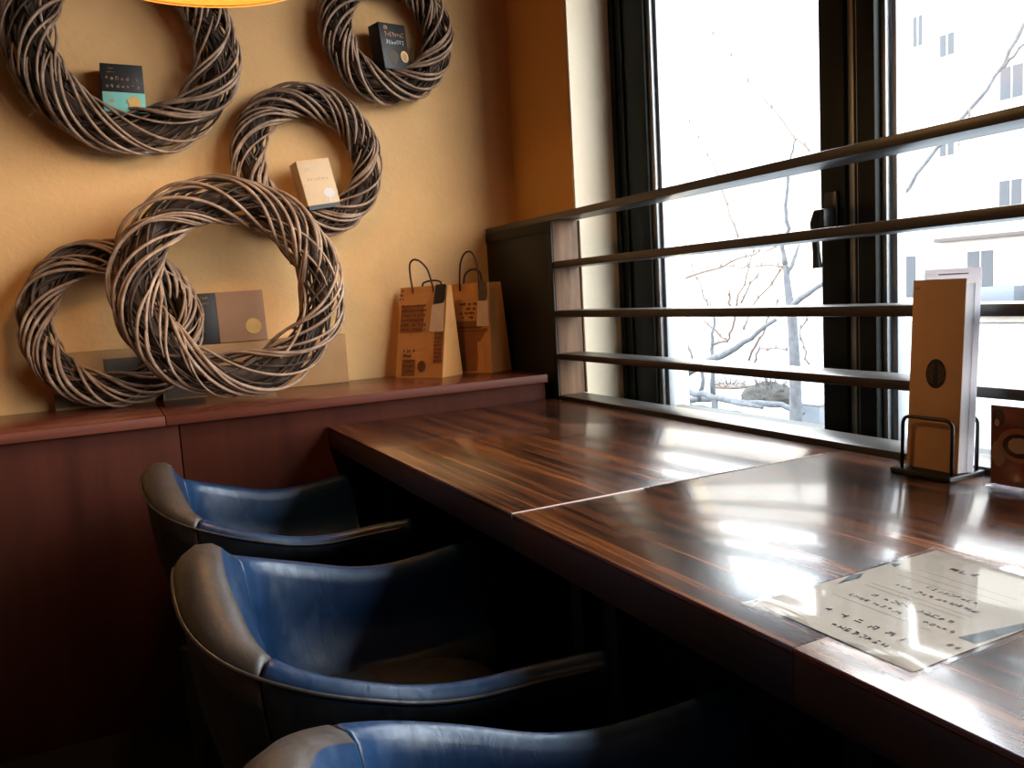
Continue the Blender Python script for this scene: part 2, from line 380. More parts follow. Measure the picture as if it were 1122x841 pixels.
# ------------------------------------------------------------------ railing in front of the windows
rl = thing('window_railing', 'dark wooden railing of five horizontal boards in front of the windows', 'railing', (1.36, 1.0, 0.64))
for z0, z1, yb in ((1.325, 1.346, YW - 0.002), (1.174, 1.195, 2.29), (1.017, 1.038, 2.29), (0.880, 0.899, 2.29), (0.645, 0.762, 2.29)):
    build('rail', MB().box(XR, 1.449 if yb > 2.5 and False else 1.410, -1.70, yb, z0, z1), MT['rail'], rl, 0.0015)
build('rail', MB().box(1.411, 1.4495, 2.375, YW - 0.002, 1.325, 1.346), MT['rail'], rl, 0.001)
build('side_panel', MB().box(XR + 0.001, XR + 0.012, 2.292, YW - 0.002, 0.005, 1.3245).box(XR - 0.003, XR + 0.002, 2.292, YW - 0.002, 1.292, 1.3245)
      .box(XR - 0.003, XR + 0.002, 2.292, 2.318, 0.005, 1.292), MT['panel'], rl, 0.001)
build('end_post', MB().box(XR + 0.004, 1.414, 2.2905, 2.30, 0.762, 1.3245).box(1.4145, 1.420, 2.286, 2.30, 0.762, 1.3245), MT['post'], rl, 0.001)
build('far_post', MB().box(XR, 1.41, -1.745, -1.702, 0.645, 1.346), MT['rail'], rl, 0.001)

# ------------------------------------------------------------------ counter tables
XF = 0.557
def table(y0, y1, label, strip):
    t = thing('counter_table', label, 'table', (0.93, (y0 + y1) / 2, 0), 'tables forming the window counter')
    build('tabletop', MB().box(XF, XR - 0.005, y0, y1, 0.7425, TZ), MT['counter'], t, 0.0012)
    build('edge_board', MB().box(XF + 0.0005, XR - 0.006, y0 - (0.006 if strip else 0), y1 - 0.0002, 0.690, 0.7424), MT['counteredge'], t, 0.001)
    for x in (0.72, 1.24):
        for y in (y0 + 0.05, y1 - 0.05):
            build('leg', MB().box(x - 0.02, x + 0.02, y - 0.02, y + 0.02, 0, 0.690), MT['panel'], t, 0.002)
    if strip:
        build('edge_strip', MB().box(XF + 0.001, XF + 0.26, y0 - 0.0055, y0 - 0.0005, 0.743, TZ + 0.0004), MT['strip'], t, 0.001)
    return t
table(1.1505, 2.329, 'far striped rosewood table, under the paper bags against the red-brown ledge', True)
table(0.5515, 1.1440, 'middle striped rosewood table of the counter, carrying the brochure stand', False)
table(-0.65, 0.5510, 'nearest striped rosewood table of the counter, running out at bottom right', False)

# ------------------------------------------------------------------ tub chairs
def make_chair():
    root = thing('tub_chair', 'x', 'chair', (0, 0, 0), 'leather tub chairs at the counter')
    A, B, N, XC, XFRONT = 0.269, 0.2755, 2.66, 0.357, 0.62
    # outline as a list of (x, y, nx, ny) over s in [0,1]: near arm front -> back -> far arm front
    pts = []
    n1 = 18
    for i in range(n1): pts.append((XFRONT - (XFRONT - XC) * i / n1, -B - 0.03 * (1 - i / n1) ** 2))
    n2 = 60
    for i in range(n2 + 1):
        a = -PI / 2 - PI * i / n2
        c, s = math.cos(a), math.sin(a)
        pts.append((XC + A * math.copysign(abs(c) ** (2 / N), c), B * math.copysign(abs(s) ** (2 / N), s)))
    for i in range(1, n1 + 1): pts.append((XC + (XFRONT - XC) * i / n1, B + 0.03 * (i / n1) ** 2))
    P = [Vector((x, y)) for x, y in pts]
    L = [0]
    for a, b in zip(P, P[1:]): L.append(L[-1] + (b - a).length)
    T = L[-1]
    def at(s):
        d = s * T
        for i in range(len(L) - 1):
            if L[i + 1] >= d - 1e-9:
                k = (d - L[i]) / max(1e-9, L[i + 1] - L[i]); return P[i].lerp(P[i + 1], k)
        return P[-1]
    def nrm(s):
        a = at(max(0, s - 0.02)); b = at(min(1, s + 0.02)); t = (b - a).normalized()
        n = Vector((-t.y, t.x))
        return -n if n.dot(at(s) - Vector((0.33, 0))) < 0 else n
    S1, S2 = 0.312, 0.652                                   # seams between arms and back
    def sm(a, b, x): x = max(0, min(1, (x - a) / (b - a))); return x * x * (3 - 2 * x)
    def prof(s, off=0.0):
        q = abs(s - 0.5) * 2                                # 0 back, 1 arm front
        def zraw(q):
            q = abs(q); K = [(0, 0.776), (0.2, 0.725), (0.4, 0.6655), (0.7, 0.600), (1.0, 0.618), (1.5, 0.618)]
            for (a, za), (b_, zb_) in zip(K, K[1:]):
                if q <= b_: return za + (zb_ - za) * (q - a) / (b_ - a)
        zt = sum(zraw(q + 0.09 * k / 6) for k in range(-6, 7)) / 13
        wd = 0.066 - 0.030 * sm(0.18, 0.44, q)              # width of the rolled top
        slope = 0.019 * (1 - sm(0.1, 0.45, q))              # back roll tips outwards
        bowl = 0.05 + 0.03 * (1 - sm(0.0, 0.5, q))
        return zt, wd, slope, bowl
    def section(s):
        p = at(s); n = nrm(s); zt, w, sl, bowl = prof(s)
        c = [(-0.075, 0.375), (-0.05, 0.42), (-0.018, 0.56), (-0.004, zt - 0.055), (0.0, zt - sl - 0.020), (-0.001, zt - sl - 0.006), (-0.010, zt - sl * 0.7),
             (-w * 0.45, zt - sl * 0.15 + 0.003), (-w * 0.8, zt - 0.001), (-w, zt - 0.010), (-w - 0.005, zt - 0.026),
             (-w - bowl * 0.22, zt - 0.08), (-w - bowl * 0.55, zt - 0.16), (-w - bowl, 0.45), (-w - bowl - 0.01, 0.40), (-0.11, 0.375)]
        return [Vector((p.x + n.x * d, p.y + n.y * d, z)) for d, z in c]
    def span(s0, s1, k, shrink=0.0012):
        rows = []
        for i in range(k + 1):
            s = s0 + (s1 - s0) * i / k
            rows.append(section(s))
        def pinch(row, f):
            c = sum(row, Vector()) / len(row); return [c + (p - c) * f for p in row]
        e0 = section(s0 + 0.0); e1 = section(s1)
        d = 0.003 / T
        rows = [pinch(section(s0 + d * 0.2), 0.93)] + [pinch(section(s0 + d), 0.985)] + [section(s0 + 3 * d)] + rows[1:-1] + [section(s1 - 3 * d)] + [pinch(section(s1 - d), 0.985)] + [pinch(section(s1 - d * 0.2), 0.93)]
        return MB().grid(rows, cv=True, caps=True)
    def dress(o, top):                                      # painted light: window blue inside, shade black outside, lamp brown on back roll
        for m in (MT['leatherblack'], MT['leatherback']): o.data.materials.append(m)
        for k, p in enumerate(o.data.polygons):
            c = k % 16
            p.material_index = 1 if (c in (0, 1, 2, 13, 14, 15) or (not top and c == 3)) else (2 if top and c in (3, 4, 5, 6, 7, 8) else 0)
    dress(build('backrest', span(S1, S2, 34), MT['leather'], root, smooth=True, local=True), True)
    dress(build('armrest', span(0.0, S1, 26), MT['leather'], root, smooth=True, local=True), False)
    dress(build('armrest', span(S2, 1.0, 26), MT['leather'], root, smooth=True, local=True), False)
    # piping along the outer edge of the roll
    def edge(s, d, dz):
        p = at(s); n = nrm(s); zt, w, sl, bowl = prof(s)
        return Vector((p.x + n.x * d, p.y + n.y * d, zt - sl + dz))
    build('piping', MB().tube([edge(i / 90, 0.001, -0.012) for i in range(1, 90)], 0.0032, 6), MT['piping'], root, smooth=True, local=True)
    # seat cushion
    rows = []
    for z, k in ((0.40, 0.80), (0.405, 0.97), (0.43, 1.0), (0.455, 0.97), (0.468, 0.85), (0.474, 0.5), (0.476, 0.02)):
        rows.append([Vector((0.355 + 0.225 * k * math.copysign(abs(math.cos(a)) ** 0.6, math.cos(a)), 0.165 * k * math.copysign(abs(math.sin(a)) ** 0.6, math.sin(a)), z)) for a in [2 * PI * j / 48 for j in range(48)]])
    build('seat', MB().grid(rows, cv=True, caps=True), MT['leatherblack'], root, smooth=True, local=True)
    for sx, sy in ((0.15, -0.17), (0.15, 0.17), (0.52, -0.2), (0.52, 0.2)):
        build('leg', MB().tube([(sx, sy, 0.39), (sx * 1.02, sy * 1.1, 0.0)], [0.022, 0.014], 10), MT['panel'], root, smooth='auto', local=True)
    return root
ch = make_chair()
chairs = [(-0.030, 1.235, -5.8, 'dark leather tub chair in the middle of the row, brown top roll fully in view'),
          (-0.041, 1.997, -2.0, 'dark leather tub chair farthest back, standing next to the red-brown ledge front'),
          (-0.045, 0.620, -16.5, 'nearest dark leather tub chair, cut off by the bottom of the photo')]
for i, (x, y, a, lab) in enumerate(chairs):
    c = ch if i == 0 else copy_tree(ch)
    c.location = (x, y, 0); c.rotation_euler = (0, 0, math.radians(a)); c['label'] = lab

# ------------------------------------------------------------------ willow wreaths
def wreath(c, Rout, r, lean, seed, label, k=2.4, turn=0.0, nout=12):
    rr = random.Random(seed)
    R = Rout - r
    root = thing('willow_wreath', label, 'wreath', c, 'willow wreaths on and under the wall')
    Lm = Matrix.Rotation(lean, 3, 'X')
    def pos(phi, psi, rho):
        er = Vector((math.cos(phi), 0, math.sin(phi)))
        return Lm @ (er * (R + rho * math.cos(psi)) + Vector((0, -1, 0)) * rho * math.sin(psi))
    def strand(mb, rho, rad, kk, ph0, arc, psi0, n):
        w1, w2 = rr.uniform(0, 6), rr.uniform(0, 6); a1 = rr.uniform(0.04, 0.14); f1 = rr.uniform(2, 4)
        pts = []; rads = []
        for i in range(n + 1):
            t = i / n; phi = ph0 + arc * t
            pts.append(pos(phi, psi0 - kk * phi + a1 * math.sin(f1 * phi + w1), rho * (1 + 0.05 * math.sin(3.3 * phi + w2))))
            e = min(1.0, t / 0.06, (1 - t) / 0.06)
            rads.append(rad * (0.45 + 0.55 * e) * (1 - 0.25 * t))
        mb.tube(pts, rads, 6)
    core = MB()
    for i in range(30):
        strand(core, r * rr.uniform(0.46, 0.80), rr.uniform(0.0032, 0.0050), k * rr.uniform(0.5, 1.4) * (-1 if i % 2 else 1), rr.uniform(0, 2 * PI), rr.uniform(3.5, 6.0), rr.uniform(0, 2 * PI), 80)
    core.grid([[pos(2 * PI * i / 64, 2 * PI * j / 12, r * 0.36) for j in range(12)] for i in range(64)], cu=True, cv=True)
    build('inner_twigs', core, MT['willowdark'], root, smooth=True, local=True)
    out = MB()
    for i in range(nout):
        for half in (0, 1):
            ph0 = rr.uniform(0, 0.5) + half * PI + turn
            strand(out, r * rr.uniform(0.84, 0.97), rr.uniform(0.0046, 0.0064), k * rr.uniform(0.94, 1.06), ph0, rr.uniform(3.1, 3.7), 2 * PI * (i + rr.uniform(-0.35, 0.35)) / nout, 90)
    for i in range(7):
        strand(out, r * rr.uniform(0.80, 0.95), rr.uniform(0.0035, 0.005), k * rr.choice((0.6, 1.5, -0.5)), rr.uniform(0, 2 * PI), rr.uniform(1.5, 3.0), rr.uniform(0, 2 * PI), 60)
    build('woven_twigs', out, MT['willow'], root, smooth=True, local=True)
    return root
wreath((0.153, 2.708, 1.893), 0.3235, 0.072, 0, 3, 'large willow wreath at top left, below the orange lamp, holding a black and teal box')
wreath((0.967, 2.722, 2.000), 0.237, 0.058, 0, 5, 'small willow wreath at top right of the wall, holding a black box')
wreath((0.663, 2.724, 1.567), 0.252, 0.056, 0, 8, 'willow wreath hung mid wall, holding a cream box')
wreath((0.361, 2.530, 1.167), 0.336, 0.073, math.radians(-9), 11, 'largest willow wreath standing in front on the ledge, overlapping two other wreaths')
wreath((0.035, 2.680, 1.083), 0.251, 0.052, math.radians(-4), 14, 'willow wreath on the ledge at far left, tucked behind the largest wreath')

# ------------------------------------------------------------------ boxes in wreaths and on the ledge
def orient(loc, rz=0, ry=0, rx=0):
    return Matrix.Translation(loc) @ Matrix.Rotation(rz, 4, 'Z') @ Matrix.Rotation(rx, 4, 'X') @ Matrix.Rotation(ry, 4, 'Y')
def frame_of(X, y, lift=0.0006):
    """origin and axes of the front face (local y = y) of an oriented box"""
    o = X @ Vector((0, y - lift, 0)); R3 = X.to_3x3()
    return o, R3 @ Vector((1, 0, 0)), R3 @ Vector((0, 0, 1))
# black and teal box in the top left wreath (the wreath's inner bottom is z 1.714 there)
X = orient((0.130, 2.735, 1.695), math.radians(0), math.radians(0.5))
b = thing('gift_box', 'small black and pale teal box with gold print inside the top left wreath', 'box', (0.130, 2.735, 1.695), 'boxes displayed in wreaths')
build('lid', MB().box(-0.0565, 0.0565, -0.035, 0.042, 0.057, 0.137, X), MT['black'], b, 0.0015)
build('base', MB().box(-0.057, 0.057, -0.036, 0.043, 0.0, 0.057, X), MT['teal'], b, 0.0015)
o_, u_, v_ = frame_of(X, -0.0365)
g = MB().glyphs(o_, u_, v_, -0.036, 0.120, 3, 0.0035, 0.005, 0.001, 1).glyphs(o_, u_, v_, -0.040, 0.110, 4, 0.0045, 0.004, 0.001, 2)
g.glyphs(o_, u_, v_, -0.045, 0.090, 7, 0.007, 0.0105, 0.0065, 4).glyphs(o_, u_, v_, -0.045, 0.068, 7, 0.007, 0.0095, 0.0065, 5)
build('gold_lettering', g, MT['copper'], b)
g = MB()
for k, (dx, dy, rr_) in enumerate([(0, 0.012, .009), (0.010, 0.004, .009), (0.006, -0.008, .008), (-0.007, -0.007, .008), (-0.011, 0.004, .008), (0, 0, .009)]):
    g.disc(o_ - Vector((0, 0.0002 * k, 0)), u_, v_, 0.026 + dx, 0.028 + dy, rr_, rr_, 16)
build('gold_flower_print', g, MT['gold'], b)
build('small_gold_print', MB().quad(o_, u_, v_, -0.046, -0.036, 0.046, 0.050), MT['gold'], b)
build('pale_gold_print', MB().disc(o_, u_, v_, -0.033, 0.031, 0.007, 0.005, 14), MT['kraftpale'], b)
# black box in the top right wreath
X = orient((0.975, 2.722, 1.872), math.radians(20), math.radians(-4.5), math.radians(-3))
b = thing('gift_box', 'black box with gold round seal inside the top right wreath', 'box', (0.975, 2.722, 1.872), 'boxes displayed in wreaths')
build('carton', MB().box(-0.057, 0.057, -0.03, 0.026, 0.0, 0.150, X), MT['black'], b, 0.002)
o_, u_, v_ = frame_of(X, -0.030)
g = MB().quad(o_, u_, v_, -0.036, -0.022, 0.136, 0.140).quad(o_, u_, v_, -0.036, -0.022, 0.129, 0.132).quad(o_, u_, v_, -0.036, -0.033, 0.129, 0.140).quad(o_, u_, v_, -0.025, -0.022, 0.129, 0.140)
g.glyphs(o_, u_, v_, -0.036, 0.107, 8, 0.0075, 0.014, 0.003, 7)
build('copper_lettering', g, MT['copper'], b)
build('pale_lettering', MB().glyphs(o_, u_, v_, -0.036, 0.082, 7, 0.0085, 0.013, 0.003, 9), MT['silver'], b)
g = MB().disc(o_, u_, v_, 0.036, 0.044, 0.0165, 0.019, 26)
build('gold_seal', g, MT['gold'], b)
build('seal_emblem', MB().disc(o_ - Vector((0, 0.0005, 0)), u_, v_, 0.036, 0.044, 0.0115, 0.0135, 20, 0.22, 3), MT['copper'], b)
build('faint_emblem', MB().disc(o_, u_, v_, -0.012, 0.040, 0.020, 0.024, 24, 0.15, 5), MT['darkgrey'], b)
# cream box in the middle wreath
X = orient((0.688, 2.700, 1.408), math.radians(10), math.radians(-9.0), math.radians(-7))
b = thing('gift_box', 'cream box with white cup print tilted inside the middle wreath', 'box', (0.700, 2.700, 1.408), 'boxes displayed in wreaths')
build('carton', MB().box(-0.058, 0.058, -0.03, 0.026, 0.014, 0.160, X), MT['creambox'], b, 0.0015)
build('dark_underside', MB().box(-0.056, 0.056, -0.028, 0.024, 0.001, 0.014, X), MT['black'], b)
o_, u_, v_ = frame_of(X, -0.030)
build('pale_lettering', MB().glyphs(o_, u_, v_, -0.036, 0.124, 5, 0.006, 0.008, 0.004, 11), MT['silver'], b)
build('brown_lettering', MB().glyphs(o_, u_, v_, -0.036, 0.092, 8, 0.0055, 0.008, 0.004, 12), MT['kraftbrown'], b)
g = MB().disc(o_, u_, v_, 0.027, 0.048, 0.020, 0.015, 24, 0.12, 2).quad(o_, u_, v_, 0.022, 0.029, 0.018, 0.036)
build('white_cup_print', g, plain('white_print', (0.60, 0.55, 0.52), 0.7, 0.2), b)
# long kraft boxes standing along the wall on the ledge
ZL = 0.833
def ledge_box(name, x0, x1, yf, h, mat, label):
    b = thing(name, label, 'box', ((x0 + x1) / 2, 2.77, ZL), 'kraft boxes along the ledge')
    build('carton', MB().box(x0, x1, yf, 2.783, ZL, ZL + h), mat, b, 0.0015)
    return b
b = ledge_box('kraft_box', -0.142, 0.132, 2.742, 0.168, MT['kraft'], 'low kraft box with dark label at the left end of the ledge, behind two wreaths')
build('dark_label', MB().box(0.0, 0.118, 2.7405, 2.742, ZL + 0.085, ZL + 0.142), MT['darkgrey'], b)
build('dark_band', MB().box(-0.1415, 0.1315, 2.7408, 2.742, ZL + 0.008, ZL + 0.05), MT['darkgrey'], b)
b = ledge_box('kraft_box', 0.152, 0.494, 2.725, 0.163, MT['kraftpale'], 'low pale kraft box on the ledge carrying the black and brown box')
build('dark_label', MB().box(0.160, 0.27, 2.7235, 2.725, ZL + 0.004, ZL + 0.055), MT['darkgrey'], b)
b = ledge_box('kraft_box', 0.498, 0.742, 2.738, 0.164, MT['kraft'], 'low kraft box at the right end of the row on the ledge')
X = orient((0.377, 2.755, ZL + 0.163), 0, math.radians(-0.6), math.radians(-4))
b = thing('gift_box', 'flat black and brown box with gold dot standing on the pale kraft box', 'box', (0.377, 2.755, ZL + 0.163))
build('black_end', MB().box(-0.115, -0.040, -0.012, 0.012, 0.001, 0.162, X), MT['black'], b, 0.001)
build('brown_end', MB().box(-0.0395, 0.108, -0.0125, 0.0125, 0.001, 0.163, X), MT['kraftbrown'], b, 0.001)
o_, u_, v_ = frame_of(X, -0.0125)
g = MB().glyphs(o_, u_, v_, -0.106, 0.144, 7, 0.0048, 0.006, 0.0016, 21)
g.glyphs(o_, u_, v_, -0.106, 0.127, 8, 0.0042, 0.005, 0.0016, 22).glyphs(o_, u_, v_, -0.106, 0.112, 6, 0.0036, 0.0035, 0.0016, 23).glyphs(o_, u_, v_, -0.106, 0.094, 6, 0.0036, 0.0035, 0.0016, 24)
build('pale_lettering', g, MT['kraftpale'], b)
build('gold_dot', MB().disc(o_ - Vector((0, 0.0006, 0)), u_, v_, 0.068, 0.048, 0.025, 0.025, 32), MT['gold'], b)

# ------------------------------------------------------------------ paper bags
def bag(A, B, depth, t0, t1, h, label, seed, prints):
    A = Vector((*A, ZL)); B = Vector((*B, ZL)); u = (B - A).normalized(); n = Vector((-u.y, u.x, 0))
    if n.x < 0: n = -n
    w = (B - A).length
    root = thing('paper_bag', label, 'bag', ((A + B) / 2 + n * depth / 2)[:], 'paper bags on the ledge')
    up = Vector((0, 0, h))
    def P(s, d, z):                                        # s along front, d depth, z 0..1
        return A + u * (w * s) + n * d + up * z
    mb = MB()
    N = 14; th = 0.0015
    def ring(z, ins=0.0):
        f0 = t0 * z; f1 = depth + (t1 - depth) * z
        m0 = 0.5 * (f0 + f1); fold = 0.016 * max(0.0, z - 0.25) / 0.75       # gusset folds inwards
        bl = 0.002 * math.sin(9 * z + seed)
        e = 0.006 * math.sin(PI * z)
        return [P(0 + ins, f0 + ins * 0.05, z), P(0.33, f0 - bl, z), P(0.66, f0 + bl, z), P(1 - ins, f0 + ins * 0.05, z), P(1 - fold / w + 0.0, m0, z), P(1 - ins, f1 - ins * 0.05, z),
                P(0.66, f1, z), P(0.33, f1, z), P(0 + ins, f1 - ins * 0.05, z), P(0 + fold / w, m0, z)]
    rows = [ring(i / N) for i in range(N + 1)] + [ring(1.0, 0.008)] + [ring(i / N, 0.008) for i in range(N - 1, 3, -3)]
    mb.grid(rows, cv=True)
    mb.add(ring(0.0), [tuple(range(10))])
    build('paper_body', mb, MT['kraftbag'], root, smooth=False)
    ff = lambda z: t0 * z
    def F(s, z, l=0.0028): return P(s, ff(z) - l, z)
    for nm, mat, quads in prints(F):
        g = MB()
        for q in quads: g.poly(q)
        if quads: build(nm, g, mat, root)
    # twisted cord handles
    def handle(d, s0, s1, zz, skew, out):
        pts = []
        for i in range(25):
            t = i / 24; a = PI * t
            s = (s0 + s1) / 2 - (s1 - s0) / 2 * math.cos(a) + skew * math.sin(a)
            z = 1 - 0.08 + 0.08 * min(1, 6 * min(t, 1 - t)) + zz * math.sin(a) ** 0.75
            pts.append(P(s, d + out * math.sin(a), z))
        build('handle', MB().tube(pts, 0.0034, 7), MT['cord'], root, smooth=True)
    return root, P, F, handle
def rect(F, s0, s1, z0, z1): return [F(s0, z0), F(s1, z0), F(s1, z1), F(s0, z1)]
def marks(F, s0, s1, z0, z1, rows, seed, fill=0.75):
    rr = random.Random(seed); out = []
    for r in range(rows):
        za = z0 + (z1 - z0) * r / rows; zb = za + (z1 - z0) / rows * 0.72; s = s0
        while s < s1 - 0.01:
            w = rr.uniform(0.015, 0.05)
            if rr.random() < fill: out.append(rect(F, s, min(s1, s + w), za + (zb - za) * rr.uniform(0, 0.35), zb - (zb - za) * rr.uniform(0, 0.3)))
            s += w + rr.uniform(0.004, 0.012)
    return out
def ell(F, s, z, rs, rz, n=22): return [F(s + rs * math.cos(2 * PI * k / n), z + rz * math.sin(2 * PI * k / n)) for k in range(n)]
def prints_one(F):
    G = lambda a, b: F(a, b, 0.0022)
    return [('printed_wash', MT['paleink'], [rect(G, 0.13, 0.42, 0.02, 0.20)]), ('printed_wash', MT['paleink'], [rect(G, 0.80, 0.97, 0.16, 0.50)]),
            ('printed_wash', MT['paleink'], [rect(G, 0.05, 0.55, 0.50, 0.80)]),
            ('printed_lettering', MT['brownink'], marks(F, 0.06, 0.60, 0.51, 0.82, 6, 3, 0.85)), ('printed_lettering', MT['brownink'], marks(F, 0.15, 0.40, 0.05, 0.33, 5, 6, 0.8)),
            ('printed_lettering', MT['brownink'], marks(F, 0.80, 0.97, 0.17, 0.50, 8, 9, 0.9)), ('printed_lettering', MT['brownink'], marks(F, 0.0, 0.09, 0.85, 0.99, 3, 4)),
            ('round_stamp', MT['brownink'], [ell(F, 0.56, 0.125, 0.085, 0.062)])]
def prints_two(F):
    return [('cup_print', MT['paleink'], [[F(0.12, 0.58, .002), F(0.82, 0.58, .002), F(0.66, 0.02, .002), F(0.30, 0.02, .002)]]),
            ('sleeve_print', MT['paleink'], [[F(0.82, 0.50, .0022), F(0.96, 0.50, .0022), F(0.70, 0.30, .0022), F(0.70, 0.42, .0022)]]),
            ('cup_band_print', MT['brownink'], [rect(F, 0.14, 0.80, 0.50, 0.52)]), ('cup_band_print', MT['brownink'], [rect(F, 0.16, 0.96, 0.465, 0.475)]),
            ('printed_lettering', MT['brownink'], marks(F, 0.30, 0.72, 0.60, 0.80, 4, 17, 0.8)),
            ('plain_band', MT['kraftbag'], [rect(F, 0.70, 0.86, 0.0, 0.35)])]
r1, P, F, hnd = bag((0.902, 2.716), (1.007, 2.540), 0.118, 0.062, 0.085, 0.310, 'brown paper bag with round stamp, left of the pair on the ledge', 1, prints_one)
hnd(0.060, 0.28, 0.72, 0.30, -0.10, -0.012); hnd(0.086, 0.36, 0.80, 0.06, 0.0, 0.006)
build('tag_strap', MB().poly([F(0.745, 0.80, .004), F(0.945, 0.80, .004), F(0.985, 0.86, .004), F(0.985, 1.01, .004), F(0.775, 1.01, .004)]), MT['black'], r1)
build('price_tag', MB().poly([F(0.69, 0.50, .0045), F(0.99, 0.50, .0045), F(0.975, 0.81, .0045), F(0.72, 0.79, .0045)]), MT['tag'], r1)
r2, P, F, hnd = bag((1.102, 2.700), (1.188, 2.533), 0.118, 0.014, 0.082, 0.312, 'brown paper bag behind with dark cup print, beside the dark panel', 2, prints_two)
hnd(0.012, 0.32, 0.78, 0.35, 0.06, -0.008); hnd(0.082, 0.1, 0.55, 0.16, 0.02, 0.006)
build('tag_strap', MB().poly([F(0.76, 0.80, .004), F(0.93, 0.80, .004), F(0.97, 0.88, .004), F(0.95, 1.01, .004), F(0.77, 1.01, .004)]), MT['darkgrey'], r2)
build('price_tag', MB().poly([F(0.70, 0.52, .0045), F(0.985, 0.52, .0045), F(0.985, 0.80, .0045), F(0.74, 0.80, .0045)]), MT['tag'], r2)

# ------------------------------------------------------------------ brochure stand, brochure, leaflet, photo card
st = thing('brochure_stand', 'black metal stand with wire loop holding the tall kraft brochure', 'stand', (1.267, 0.911, TZ))
build('base_plate', MB().box(1.219, 1.310, 0.853, 0.968, TZ, TZ + 0.008), MT['blackmetal'], st, 0.0015)
def loop(x, lean, y0, y1, z1):
    pts = []; r = 0.014
    z0 = TZ + 0.007
    pts.append((x, y0, z0)); pts.append((x + lean * .8, y0, z1 - r))
    for k in range(1, 6): a = PI / 2 * k / 5; pts.append((x + lean, y0 + r - r * math.cos(a), z1 - r + r * math.sin(a)))
    for k in range(0, 6): a = PI / 2 * k / 5; pts.append((x + lean, y1 - r + r * math.sin(a), z1 - r + r * math.cos(a)))
    pts.append((x, y1, z0))
    return MB().tube(pts, 0.0032, 8)
build('wire_loop', loop(1.2355, 0.003, 0.862, 0.956, 0.849), MT['blackmetal'], st, smooth=True)
build('wire_loop', loop(1.300, 0.004, 0.862, 0.956, 0.849), MT['blackmetal'], st, smooth=True)
X = orient((1.2475, 0.909, TZ + 0.0085), 0, math.radians(3.8))
br = thing('brochure', 'tall narrow kraft brochure with black oval emblem standing on the counter', 'brochure', (1.2475, 0.909, TZ + 0.0085))
build('cover', MB().box(0.0, 0.002, -0.049, 0.048, 0.0, 0.325, X), MT['brochure'], br, 0.0006)
build('pages', MB().box(0.0022, 0.026, -0.048, 0.047, 0.001, 0.318, X), MT['sheetwhite'], br, 0.0006)
R3 = X.to_3x3(); o_ = X @ Vector((-0.0006, 0, 0)); u_ = R3 @ Vector((0, -1, 0)); v_ = R3 @ Vector((0, 0, 1))
def emblem():
    g = MB(); n = 40
    def ov(t, k=1.0): return 0.002 + 0.0185 * k * math.cos(t), 0.165 + 0.0255 * k * math.sin(t) * (1.0 if math.sin(t) > 0 else 0.96)
    for side in (-1, 1):                                   # two halves with a narrow gap below the middle
        pts = []
        for k in range(n + 1):
            t = PI / 2 + side * PI * k / n; x, y = ov(t)
            pts.append((x, y))
        pts += [(0.002 + side * 0.0014, 0.141), (0.002 + side * 0.0014, 0.153), (0.002 + side * 0.0002, 0.168)]
        g.poly([o_ + u_ * x + v_ * y for x, y in pts])
    return g
build('oval_emblem', emblem(), MT['ink'], br)
g = MB(); o2 = o_ - R3 @ Vector((0.0004, 0, 0))
for side in (-1, 1):                                       # light wavy strands in the emblem
    for j in range(4):
        x = 0.002 + side * (0.0055 + 0.003 * j)
        for k in range(7 - j):
            y = 0.149 + 0.0052 * k + 0.002 * j
            if ((x - 0.002) / 0.0165) ** 2 + ((y - 0.165) / 0.023) ** 2 < 1: g.quad(o2, u_, v_, x - 0.0004 + 0.0006 * (k % 2), x + 0.0002 + 0.0006 * (k % 2), y, y + 0.0034)
build('emblem_strands', g, MT['kraftbrown'], br)
build('corner_lettering', MB().glyphs(o_, u_, v_, -0.0445, 0.309, 4, 0.002, 0.0045, 0.0006, 31), MT['ink'], br)
X2 = orient((1.2475 + 0.029, 0.905, TZ + 0.0085), 0, math.radians(3.6))
lf = thing('leaflet', 'taller white leaflet sticking out behind the kraft brochure', 'leaflet', (1.2765, 0.905, TZ + 0.0085))
build('sheet', MB().box(0.0, 0.0015, -0.052, 0.052, 0.0, 0.342, X2), MT['sheetwhite'], lf, 0.0005)
R3 = X2.to_3x3(); o_ = X2 @ Vector((-0.0005, 0, 0)); v2 = R3 @ Vector((0, 0, 1))
build('printed_line', MB().quad(o_, Vector((0, -1, 0)), v2, -0.025, 0.030, 0.331, 0.3335), MT['silver'], lf)
cd_ = thing('photo_card', 'small clear acrylic stand with a brown coffee picture at the right edge', 'card', (1.24, 0.745, TZ))
build('acrylic_upright', MB().box(1.246, 1.248, 0.690, 0.806, TZ + 0.004, TZ + 0.134).box(1.2515, 1.2535, 0.690, 0.806, TZ + 0.004, TZ + 0.134), MT['acrylic'], cd_, 0.0004)
build('acrylic_foot', MB().box(1.232, 1.262, 0.688, 0.808, TZ, TZ + 0.004), MT['acrylic'], cd_, 0.0008)
pc = build('picture', MB().box(1.2485, 1.251, 0.692, 0.804, TZ + 0.005, TZ + 0.131), translucent_mat('deep_brown_print', (0.22, 0.07, 0.042), 0.4), cd_)
o_ = Vector((1.2482, 0.804, TZ + 0.005)); u_ = Vector((0, -1, 0)); v_ = Vector((0, 0, 1))
def layer(nm, mat, k, *discs):
    for d in discs: build(nm, MB().disc(o_ - Vector((0.00003 * k, 0, 0)), u_, v_, *d), mat, pc)
TM = translucent_mat
P_rim = TM('cup_rim_print', (0.55, 0.25, 0.14), 0.4); P_tan = TM('tan_print', (0.60, 0.36, 0.22), 0.4); P_dk = TM('dark_coffee_print', (0.07, 0.024, 0.015), 0.4)
